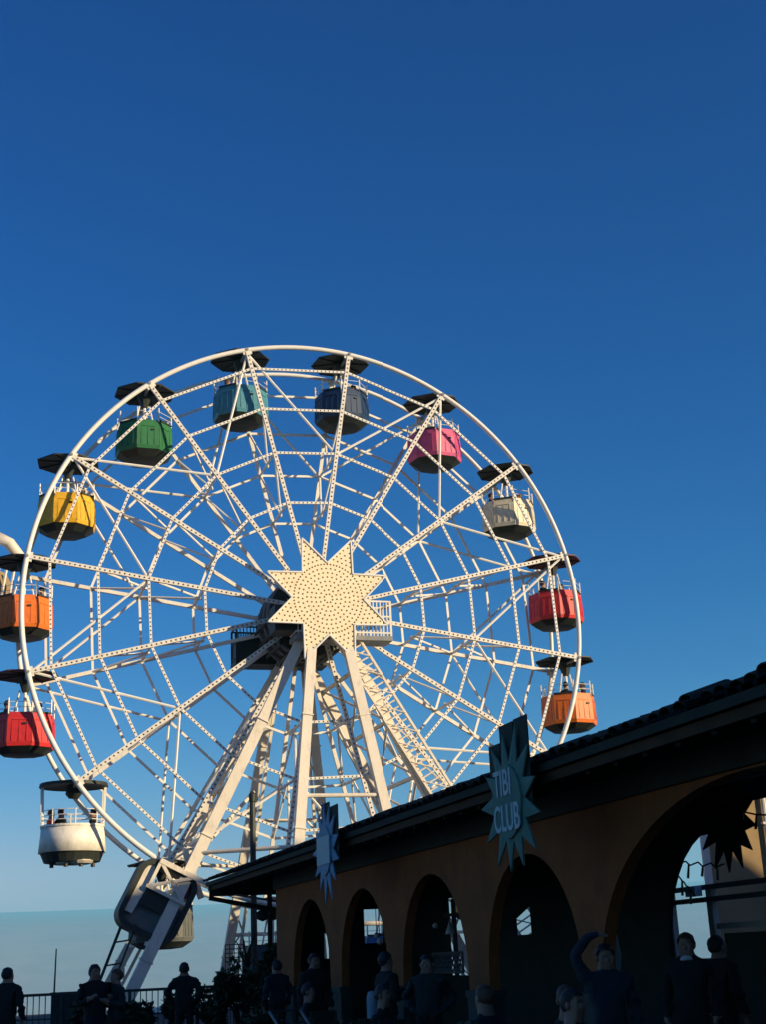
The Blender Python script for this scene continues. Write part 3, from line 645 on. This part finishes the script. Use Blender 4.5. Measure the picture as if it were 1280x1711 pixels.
# lattice parapet inside arch three
mb = MB(); y0, y1, z0, z1 = 25.3, 27.0, 1.26, 1.62
for a, b in (((y0, z0), (y1, z0)), ((y0, z1), (y1, z1)), ((y0, z0), (y0, z1)), ((y1, z0), (y1, z1))): mb.beam((9.4, *a), (9.4, *b), 0.04, 0.04, ref=(1, 0, 0))
for i in range(12):
    a = y0 + (y1 - y0) * i / 12; b = a + (y1 - y0) / 6
    for q0, q1 in ((z0, z1), (z1, z0)): mb.beam((9.4, a, q0), (9.4, min(b, y1), q1 if b <= y1 else (q0 + q1) / 2), 0.022, 0.022, ref=(1, 0, 0))
mb.build('lattice_parapet', M['g_grey'], pav)

for (w, t, z, r_, lab) in ((8.3, 27.25, 2.02, .06, 'upper small white globe lamp inside the fourth arch'), (8.3, 27.05, 1.90, .065, 'lower small white globe lamp inside the fourth arch'), (8.4, 23.15, 2.02, .09, 'small pale cone lamp hanging inside the third arch'), (8.5, 24.2, 2.1, .05, 'tiny white globe lamp by the window inside the third arch')):
    la = thing('pendant_lamp', lab, 'lamp', fac(w, t, 0), FROT, 'pendant lamps inside the arcade')
    MB().tube((0, 0, z), (0, 0, 3.75 if w < 8.25 else 3.9), .008, 5).build('cable', M['dark'], la)
    MB().lathe([(.01, z - r_), (r_ * .8, z - r_ * .6), (r_, z), (r_ * .7, z + r_ * .7), (.01, z + r_)] if 'globe' in lab else [(r_, z - r_), (r_ * .9, z - r_ * .8), (.015, z + r_ * 1.2)], 14).build('shade', M['white2'], la, True)

# ------------------------------------------------------------------ star signs
def text_mesh(body, size, mat, sx=1.0):
    cu = bpy.data.curves.new('text', 'FONT'); cu.body = body; cu.size = size; cu.align_x = 'CENTER'; cu.align_y = 'CENTER'; cu.extrude = 0.006; cu.offset = 0.006
    o = bpy.data.objects.new('text', cu); COL.objects.link(o)
    me = bpy.data.meshes.new_from_object(o.evaluated_get(bpy.context.evaluated_depsgraph_get())); bpy.data.objects.remove(o)
    me.materials.clear(); me.materials.append(mat); return me
M['sign'] = material('teal sign board', (0.085, 0.195, 0.15), 0.75, 0.15, 6)
M['signb'] = material('blue sign board', (0.16, 0.29, 0.40), 0.65, 0.15, 6)
M['signd'] = material('dark green sign plank', (0.012, 0.030, 0.020), 0.8, 0.2, 6)
M['signk'] = material('backlit dark sign board', (0.02, 0.035, 0.028), 0.7, 0.2, 6)  # darkness of the backlit sign put into its board colour
M['letter'] = material('pale sign lettering', (0.38, 0.50, 0.50), 0.6, 0.1, 10)
def sign(label, w, t, z, R_, mat, planks, seed, text=True, patch=False, face=-1, npt=13):
    s = thing('star_sign', label, 'sign', fac(w, t, z), FROT, 'star signs of the pavilion')
    rn = random.Random(seed); P = []
    for i in range(2 * npt):
        a = math.pi * i / npt + 0.12; r_ = (R_ * rn.uniform(0.90, 1.08)) if i % 2 == 0 else R_ * rn.uniform(0.52, 0.60)
        P.append((r_ * math.sin(a), r_ * math.cos(a)))
    n = len(P); mb = MB()
    mb.add([(0, u, v) for u, v in P] + [(0.02, u, v) for u, v in P] + [(-0.03, 0, 0), (0.02, 0, 0)], [(i, (i + 1) % n, 2 * n) for i in range(n)] + [(n + (i + 1) % n, n + i, 2 * n + 1) for i in range(n)] + [(i, n + i, n + (i + 1) % n, (i + 1) % n) for i in range(n)])
    mb.build('burst_board', mat, s)
    disc = MB().tube((-0.036, 0, 0), (-0.005, 0, 0), R_ * 0.50, 32).build('centre_disc', mat, s)
    if text:
        for body, zz, yy in (('TIBI', 0.19, 0.06), ('CLUB', -0.19, 0.0)):
            o = link('lettering', text_mesh(body, 0.40, M['letter']), disc, (-0.042, yy, zz)); o.rotation_euler = Euler((R(90), 0, R(-90)), 'XYZ'); o.scale = (0.74, 1.0, 1.0)
    if patch: MB().bx(-0.05, -0.037, -0.40, 0.38, -0.22, 0.22).build('pale_panel', M['letter'], disc)
    for (t0, t1, z0, z1) in planks: MB().bx(0.04, 0.055, t0 - t, t1 - t, z0 - z, z1 - z).build('back_plank', M['signd'], s)
    for yy in (-0.3, 0.25): MB().beam((0.08, yy, 0.1), (0.25, yy, 0.30), 0.03, 0.03).build('bracket', M['dark'], s)
    return s
sign('teal starburst sign reading TIBI CLUB hung at the eave over the second arch', 5.86, 14.02, 3.16, 0.80, M['sign'], [(13.48, 13.85, 3.0, 4.03), (13.88, 14.27, 3.0, 4.02), (14.30, 14.62, 2.95, 3.84)], 4)
sign('blue starburst sign with a pale centre panel at the eave farther along', 5.86, 21.9, 3.28, 0.80, M['signb'], [(21.75, 22.25, 3.1, 4.05), (21.25, 21.70, 3.1, 3.96)], 9, False, True)
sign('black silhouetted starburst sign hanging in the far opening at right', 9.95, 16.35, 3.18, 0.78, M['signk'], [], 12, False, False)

# ------------------------------------------------------------------ neighbours behind the pavilion
M['tan'] = material('tan stucco', (0.30, 0.21, 0.105), 0.9, 0.12, 1.2, 0.2, 30)
bb = thing('tan_building', 'tan stucco building seen through the opening at the right edge', 'building', (0, 0, 0), FROT)
MB().prism([(18.1, 31), (32, 31), (32, 42), (25.0, 42)], lambda u, v, d: (u, v, d), 0, 6.6).build('wall', M['tan'], bb)
MB().prism([(17.9, 30.7), (32.3, 30.7), (32.3, 42.3), (24.9, 42.3)], lambda u, v, d: (u, v, d), 6.6, 6.8).build('roof', M['tile'], bb)
MB().tube((19.95, 30.9, 1.0), (19.95, 30.9, 6.55), 0.06, 8).build('downpipe', M['leg'], bb)
for i in range(4): MB().bx(19.85, 20.05, 30.86, 30.99, 1.6 + i * 1.4, 1.66 + i * 1.4).build('pipe_clamp', M['leg'], bb)
MB().bx(18.05, 18.25, 30.93, 31.0, 0, 6.6).build('corner_pilaster', M['leg'], bb)
for x in (21.5, 24.5, 27.5):
    for z in (1.6, 4.4):
        wf = MB().bx(x, x + 1.1, 30.95, 31.02, z, z + 1.5).build('window', M['dark'], bb); MB().bx(x - .1, x + 1.2, 30.88, 31.0, z - .12, z - .01).build('sill', M['leg'], wf)
gf = thing('garden_pergola', 'pale painted garden pergola with cross bars behind the nearest arch', 'pergola', (0, 0, 0), FROT)
for t_, z1, w_ in ((20.0, 2.36, 0.09), (18.75, 2.36, 0.16)): MB().bx(11.0, 11.09, t_, t_ + w_, 0, z1).build('post', M['leg'], gf)
for z in (2.36, 2.18): MB().bx(10.98, 11.10, 17.0, 20.4, z, z + 0.07).build('cross_bar', M['g_grey'], gf)
MB().bx(10.85, 10.97, 18.95, 19.25, 2.27, 2.42).build('lamp_box', M['white2'], gf)
MB().bx(11.0, 11.06, 17.0, 18.7, 1.78, 1.86).build('cross_bar', M['leg'], gf)
# string lights
def strings(label, pts, seed, drops):
    s = thing('string_lights', label, 'string lights', (0, 0, 0), FROT, 'string lights strung in the arcade')
    MB().path(pts, 0.012, 5).build('cable', M['dark'], s)
    rn = random.Random(seed)
    for i in range(drops):
        u = (i + 0.5) / drops * (len(pts) - 1); j = int(u); p = Vector(pts[j]).lerp(Vector(pts[j + 1]), u - j)
        q = p + Vector((0, rn.uniform(0.02, 0.07), -rn.uniform(0.10, 0.2)))
        MB().tube(p, q, 0.014, 5, 0.02).build('lamp_drop', M['dark'], s)
strings('dark string of hanging lamps across the tan wall at right', [(9.7, 16.0 - 1.9 * i / 10, 3.36 - 0.30 * (1 - (1 - i / 6.5) ** 2) ) for i in range(11)], 2, 6)
strings('short squiggly string of lamps high in the pointed opening', [(9.75, 17.3 - 1.1 * i / 10, 2.66 + 0.03 * math.sin(i * 2.1) - 0.012 * i) for i in range(11)], 6, 3)
strings('lower squiggly string of lamps in the pointed opening', [(9.75, 17.45 - 0.4 * i / 8, 2.50 - 0.035 * i + 0.02 * math.sin(i * 3)) for i in range(9)], 8, 2)
# tall lamp post behind the porch
lpost = thing('lamp_post', 'thin dark lamp post rising behind the pavilion roof', 'lamp post', fac(7.66, 36.0), FROT)
MB().tube((0, 0, 0), (0, 0, 5.7), 0.09, 10, 0.075).build('pole', M['dark'], lpost); MB().lathe([(0.05, 5.62), (0.09, 5.68), (0.10, 5.86), (0.03, 5.95)], 12).build('lantern', M['dark'], lpost)

# ------------------------------------------------------------------ terrace railing, plants
rail = thing('railing', 'dark metal terrace railing in front of the ferris wheel, low at left', 'railing', (-10.6, 31.35, 0), math.atan2(0.8, 3.9))
LR = 10.5
MB().beam((0, 0, 1.13), (LR, 0, 1.13), 0.06, 0.06, ref=(0, 0, 1)).build('top_rail', M['dark'], rail)
MB().beam((0, 0, 0.62), (LR, 0, 0.62), 0.03, 0.03, ref=(0, 0, 1)).build('mid_rail', M['dark'], rail)
MB().beam((0, 0, 0.12), (LR, 0, 0.12), 0.03, 0.03, ref=(0, 0, 1)).build('bottom_rail', M['dark'], rail)
for i in range(8): MB().bx(i * 1.5 - .035, i * 1.5 + .035, -.035, .035, 0, 1.12).build('post', M['dark'], rail)
bal = MB().tube((0, 0, 0.12), (0, 0, 1.1), 0.012, 5).mesh('baluster', M['dark'])
for i in range(80): link('baluster', bal, rail, (0.13 * i + 0.06, 0, 0))
mast_ = thing('flag_mast', 'thin bare mast standing at the railing at far left', 'mast', (-7.88, 32.1, 0)); MB().tube((0, 0, 0), (0.04, 0, 2.1), 0.03, 6, 0.015).build('pole', M['dark'], mast_)
M['leaf'] = material('dark leaves', (0.018, 0.032, 0.014), 0.75, 0.4, 6, col2=(0.04, 0.06, 0.022))
def shrub(label, loc, rx, ry, h_, n, seed, leaf=0.09, cat='shrub'):
    rn = random.Random(seed); s = thing('shrub', label, cat, loc, 0, 'shrubs and planters on the terrace'); mb = MB(); lb = []
    for i in range(9): a = rn.uniform(0, 6.28); u = rn.uniform(.2, .75); lb.append((rx * u * math.cos(a), ry * u * math.sin(a), h_ * rn.uniform(.35, .82), rn.uniform(.25, .5)))
    for i in range(n):
        c = lb[rn.randrange(9)]; d = Vector((rn.gauss(0, 1), rn.gauss(0, 1), rn.gauss(0, 1))).normalized() * (c[3] * rn.uniform(.5, 1.05) * h_ * .75)
        p = Vector(c[:3]) + Vector((d.x * rx / h_ * 1.1, d.y, d.z * .7)); p.z = max(p.z, 0.05)
        a = Vector((rn.gauss(0, 1), rn.gauss(0, 1), rn.gauss(0, .6))).normalized(); b = a.cross(Vector((rn.gauss(0, 1), rn.gauss(0, 1), 1))).normalized(); l = leaf * rn.uniform(.6, 1.3)
        mb.add([p - a * l, p + b * l * .42, p + a * l, p - b * l * .42], [(0, 1, 2, 3)])
    tag(mb.build('foliage', M['leaf'], s), kind='stuff')
    mb = MB()
    for c in lb: mb.path([(0, 0, 0), (c[0] * .4, c[1] * .4, c[2] * .5), c[:3]], [.04, .03, .012], 5)
    mb.build('stem', M['wood'], s); return s
shrub('low dark shrub at the left end of the hedge by the porch', fac(5.75, 31.0), .55, .5, 1.35, 1500, 1)
shrub('middle dark shrub of the hedge by the porch', fac(6.35, 31.2), .6, .5, 1.78, 1900, 2)
shrub('tallest dark shrub of the hedge, under the porch roof', fac(7.05, 31.0), .6, .5, 2.02, 2200, 3)
shrub('leafy dark shrub against the railing beside the lone standing figure', fac(5.0, 32.0), .55, .4, 1.22, 1200, 4)
shrub('small spiky shrub at the railing near the left edge', fac(2.95, 31.2), .28, .25, 1.02, 500, 5, .12)
shrub('dark shrub in front of the railing under the left leg', fac(3.85, 31.4), .7, .4, 1.02, 1100, 6)
PL = [(9.3, 'planter shrub nearest the camera at the bottom right corner'), (11.0, 'second planter shrub from the bottom right corner'), (12.7, 'third planter shrub from the right, below the entrance arch'), (14.4, 'planter shrub below the teal sign'), (16.3, 'planter shrub below the third arch'), (18.4, 'planter shrub left of the one below the third arch'), (20.8, 'farthest planter shrub of the row before the arcade')]
for i, (tt_, lab) in enumerate(PL):
    pr = random.Random(40 + i); zz = 0.98 + pr.uniform(-.10, .10)
    sh = shrub(lab, fac(4.55 + pr.uniform(-.1, .1), tt_, 0.0), .75, .35, zz, 2600, 50 + i, .055)
    MB().bx(-.85, .85, -.3, .3, 0, .5).build('planter_box', M['dado'], sh); sh.rotation_euler = (0, 0, FROT + R(90))
yu = thing('yucca_plant', 'upright spiky yucca plant in a pot under the porch roof', 'plant', fac(6.95, 33.6), 0); rn = random.Random(4)
MB().lathe([(.16, 0), (.22, .4), (.2, .42)], 14).build('pot', M['dado'], yu)
MB().tube((0, 0, .35), (0, 0, 1.7), .09, 8, .07).build('stem', M['wood'], yu)
for i in range(22):
    a = rn.uniform(0, 6.28); l = rn.uniform(.3, .6); up_ = rn.uniform(.25, .75); d = Vector((math.cos(a), math.sin(a), 0)); n_ = Vector((-d.y, d.x, 0)) * .025
    p = Vector((0, 0, rn.uniform(1.3, 1.75))); q = p + d * l * .45 + Vector((0, 0, up_ * .7)); e = p + d * l * .75 + Vector((0, 0, up_ * .95))
    MB().add([p - n_, p + n_, q + n_, q - n_, e, q + Vector((0, 0, .015))], [(0, 1, 2, 3), (3, 2, 4), (3, 5, 4), (0, 3, 5), (5, 2, 4)]).build('leaf', M['leaf'], yu)
gr = thing('grid_fence', 'small grid fence panel behind the hedge by the porch', 'fence', fac(6.62, 34.5), FROT)
for i in range(5): MB().tube((i * .11, 0, 0), (i * .11, 0, 2.05), .012, 5).build('upright', M['dark'], gr)
for i in range(5): MB().tube((0, 0, 1.65 + i * .1), (.44, 0, 1.65 + i * .1), .012, 5).build('wire', M['dark'], gr)
pn = thing('notice_panel', 'teal notice panel fixed to the railing right of the bare mast', 'panel', (-7.55, 32.05, 0), math.atan2(0.8, 3.9))
MB().bx(-.35, .62, -.06, -.02, .1, 1.12).build('board', M['dado'], pn); MB().bx(-.37, .64, -.08, 0, 1.12, 1.17).build('frame', M['dark'], pn)

# ------------------------------------------------------------------ people on the ground
person('person in black standing alone at the far left edge, only head and shoulders showing', (-6.69, 24.09, 0), R(160), 'black', 'black', 'hair', 'stand', 1.70, 1.1)
person('person leaning to the left of the pair standing below the leg', (-4.86, 22.49, 0), R(35), 'black', 'navy', 'hair', 'hold', 1.68, 1.15, lean=0.04)
person('person in teal jacket on the right of the pair standing below the leg', (-4.56, 22.65, 0), R(-60), 'teal', 'black', 'hairb', 'hold', 1.60, 1.15)
person('lone figure in dark jacket leaning on the railing right of the left leg', (-4.11, 26.69, 0), R(190), 'black', 'black', 'hair', 'hips', 1.66, 1.0)
person('dark haired person with one arm raised overhead, left of the entrance arch', (1.92, 13.6, 0), R(8), 'slate', 'black', 'hair', 'raise', 1.62, 1.0)
person('person with reddish face and white collar under the nearest arch', (3.02, 15.2, 0), R(-25), 'black', 'black', 'hairb', 'stand', 1.70, 1.0, collar=True)
person('person in dark coat standing behind the one with the white collar', (3.50, 15.9, 0), R(120), 'black', 'black', 'hair', 'stand', 1.66, 1.0)

# ------------------------------------------------------------------ terrace furniture in the shade
def parasol_closed(label, loc, z0, z1, r_, mat):
    s = thing('closed_parasol', label, 'parasol', loc, 0)
    MB().tube((0, 0, 0), (0, 0, z1 + .05), .022, 8).build('pole', M['dark'], s); MB().lathe([(.02, z0 - .12), (r_ * .7, z0 + .02), (r_, z0 + (z1 - z0) * .35), (r_ * .55, z0 + (z1 - z0) * .75), (.015, z1)], 9).build('folded_canopy', mat, s)
    MB().lathe([(.25, 0), (.25, .05), (.05, .09)], 16).build('base', M['dark'], s)
M['pale'] = material('pale blue canvas', (0.34, 0.42, 0.48), 0.8, 0.12, 5)
M['bluec'] = material('blue violet cloth', (0.13, 0.17, 0.42), 0.8, 0.15, 5)
parasol_closed('slim closed pale parasol beside the pillar of the nearest arch', (2.42, 16.2, 0), 1.36, 1.80, .055, M['pale'])
def table(label, loc, rz, cloth):
    s = thing('cafe_table', label, 'table', loc, rz, 'cafe tables on the terrace')
    MB().lathe([(.40, .70), (.40, .735), (.02, .74)], 24).build('table_top', cloth, s); MB().tube((0, 0, .03), (0, 0, .70), .03, 8).build('leg', M['dark'], s); MB().lathe([(.24, 0), (.24, .02), (.04, .04)], 16).build('base', M['dark'], s)
def cafe_chair(label, loc, rz):
    s = thing('cafe_chair', label, 'chair', loc, rz, 'cafe chairs on the terrace')
    MB().bx(-.2, .2, -.2, .2, .43, .46).build('seat', M['wood'], s); MB().bx(-.2, .2, .18, .21, .62, .90).build('backrest', M['wood'], s)
    for x in (-.18, .18):
        for y in (-.18, .18): MB().beam((x, y, 0), (x, y, .43 if y < 0 else .90), .03, .03).build('leg', M['dark'], s)
hood = thing('pushchair', 'pushchair with a blue violet hood at the bottom edge below the far arch', 'pushchair', (-1.27, 18.2, 0), R(40))
mb = MB(); n, m = 14, 6
for j in range(m + 1):
    th = R(90) * j / m
    for i in range(n + 1): a = math.pi * i / n; mb.v.append((.24 * math.cos(a) * max(.05, math.sin(th)), .26 * math.sin(a) * max(.05, math.sin(th)), .55 + .30 * math.cos(th)))
mb.f = [(j * (n + 1) + i, j * (n + 1) + i + 1, (j + 1) * (n + 1) + i + 1, (j + 1) * (n + 1) + i) for j in range(m) for i in range(n)]; mb.mi = [0] * len(mb.f)
mb.build('hood', M['bluec'], hood, True); MB().bx(-.2, .2, -.5, .1, .38, .52).build('seat', M['c_navy'], hood)
for x in (-.24, .24):
    MB().beam((x, .45, 1.0), (x, -.45, .2), .025, .025).build('frame_bar', M['grey'], hood)
    for y in (-.42, .3): MB().tube((x - .02, y, .13), (x + .02, y, .13), .13, 16).build('wheel', M['dark'], hood)
MB().tube((-.24, .45, 1.0), (.24, .45, 1.0), .015, 6).build('handle', M['dark'], hood)
table('round cafe table before the second arch', fac(5.2, 15.2), 0, M['wood']); table('round cafe table before the third arch', fac(5.4, 19.2), 0, M['wood'])
cafe_chair('wooden cafe chair left of the table before the second arch', fac(5.1, 16.0), FROT); cafe_chair('wooden cafe chair right of the table before the second arch', fac(5.3, 14.4), FROT + math.pi)
cafe_chair('wooden cafe chair beside the table before the third arch', fac(5.3, 20.0), FROT)
SEATED = [(5.15, 16.7, 40, 'black', 'seated dark figure at the table before the second arch, left side'), (5.3, 13.7, 200, 'navy', 'seated dark figure at the table before the second arch, right side'), (5.2, 20.6, 60, 'black', 'seated dark figure beside the table before the third arch'), (5.4, 11.9, 150, 'teal', 'seated figure in teal under the entrance arch at bottom right'), (5.0, 10.9, 30, 'black', 'seated dark figure nearest the bottom right corner')]
for i, (w, t_, a, c, lab) in enumerate(SEATED):
    person(lab, fac(w, t_, 0.40), FROT + R(a), c, 'black', 'hairb' if i % 2 else 'hair', 'seat', 1.72, 1.1, group='people seated before the arcade')
    p = fac(w, t_); cafe_chair('wooden chair under the ' + lab.split(' at ')[0].split(' beside ')[0].split(' nearest ')[0].split(' under ')[0] + ', ' + ['left of second arch table', 'right of second arch table', 'before the third arch', 'under the entrance arch', 'nearest the corner'][i], p, FROT + R(a))
STAND = [(5.6, 18.0, 100, 'black', 'hold', 1.66, 'standing dark figure before the pillar between second and third arches'), (5.8, 22.6, 20, 'black', 'stand', 1.70, 'standing dark figure before the fourth arch'), (6.0, 26.2, 200, 'navy', 'stand', 1.62, 'standing dark figure before the farthest arch'), (5.9, 17.2, -30, 'teal', 'hips', 1.60, 'standing figure in teal before the second arch')]
for w, t_, a, c, ps, hh, lab in STAND: person(lab, fac(w, t_), FROT + R(a), c, 'black', 'hair', ps, hh, 1.05, group='people standing before the arcade')
bl = thing('bollard', 'short pale grey bollard at the foot of the pillar between third and fourth arches', 'bollard', fac(6.55, 21.9), 0)
MB().lathe([(.10, 0), (.09, .1), (.085, 1.0), (.06, 1.08), (.01, 1.1)], 16).build('post', M['pale'], bl)

# ------------------------------------------------------------------ neighbouring ride at the left edge
nr = thing('thrill_ride', 'cream lattice arm of another ride cut by the left edge', 'ride', (-16.5, 52.6, 0), R(18))
MB().tube((0, 0, 0), (0, 0, 17.3), .55, 14, .45).build('column', M['leg'], nr, True)
MB().path([(0, 0, 16.8), (.2, 0, 18.3), (.7, 0, 18.6), (1.2, 0, 18.35), (1.7, 0, 17.7)], [.30, .28, .26, .24, .22], 12).build('curved_arm', M['leg'], nr, True)
MB().lathe([(.3, 14.6), (.85, 15.0), (.95, 16.3), (.6, 17.0), (.2, 17.2)], 12, c=(.55, 0, 0)).build('housing', M['tan'], nr)
for i in range(4): MB().tube((.2 + .3 * i, -.95, 14.8), (.5 + .3 * i, -.95, 17.0), .06, 6).build('lattice_bar', M['leg'], nr)

# ------------------------------------------------------------------ building-shaped block added out of view at right, so its shade covers the terrace
M['stone'] = material('grey sandstone', (0.30, 0.26, 0.20), 0.9, 0.15, 1.0, 0.2, 20)
blocker = thing('shade_block', 'unseen building-shaped block added beyond the right edge to shade the terrace', 'building', (0, 0, 0), 0)
hx = Vector((math.sin(SUN_AZ), math.cos(SUN_AZ), 0)); hq = Vector((-hx.y, hx.x, 0))
def uq(u, q, z): return hx * u + hq * q + Vector((0, 0, z))
MB().prism([(-14, 0), (33.8, 0), (33.8, 14.4), (-14, 14.4)], lambda q, z, d: uq(d, q, z), 20.0, 34.0).build('wall', M['stone'], blocker)
MB().prism([(33.8, 0), (42, 0), (42, 6.5), (36.5, 9.4), (33.8, 13.0)], lambda q, z, d: uq(d, q, z), 20.2, 33.0).build('side_step', M['stone'], blocker)  # sloped top shaped for the shade edge on the tan wall
for i in range(8): MB().prism([(-9 + i * 5, 2), (-7.4 + i * 5, 2), (-7.4 + i * 5, 6), (-8.2 + i * 5, 6.8), (-9 + i * 5, 6)], lambda q, z, d: uq(d, q, z), 19.94, 19.995).build('window', M['dark'], blocker)

# ------------------------------------------------------------------ haze
HAZE = 1.1e-4
hm = bpy.data.materials.new('haze air'); hm.use_nodes = True; h_ = hm.node_tree; h_.nodes.clear()
pv = h_.nodes.new('ShaderNodeVolumePrincipled'); pv.inputs['Density'].default_value = HAZE; pv.inputs['Color'].default_value = (0.17, 0.72, 1.0, 1); pv.inputs['Anisotropy'].default_value = 0.0
ho = h_.nodes.new('ShaderNodeOutputMaterial'); h_.links.new(pv.outputs['Volume'], ho.inputs['Volume'])
hz = MB().bx(-14500, 14500, -14500, 14500, -420, 640).build('haze', hm); tag(hz, kind='stuff')
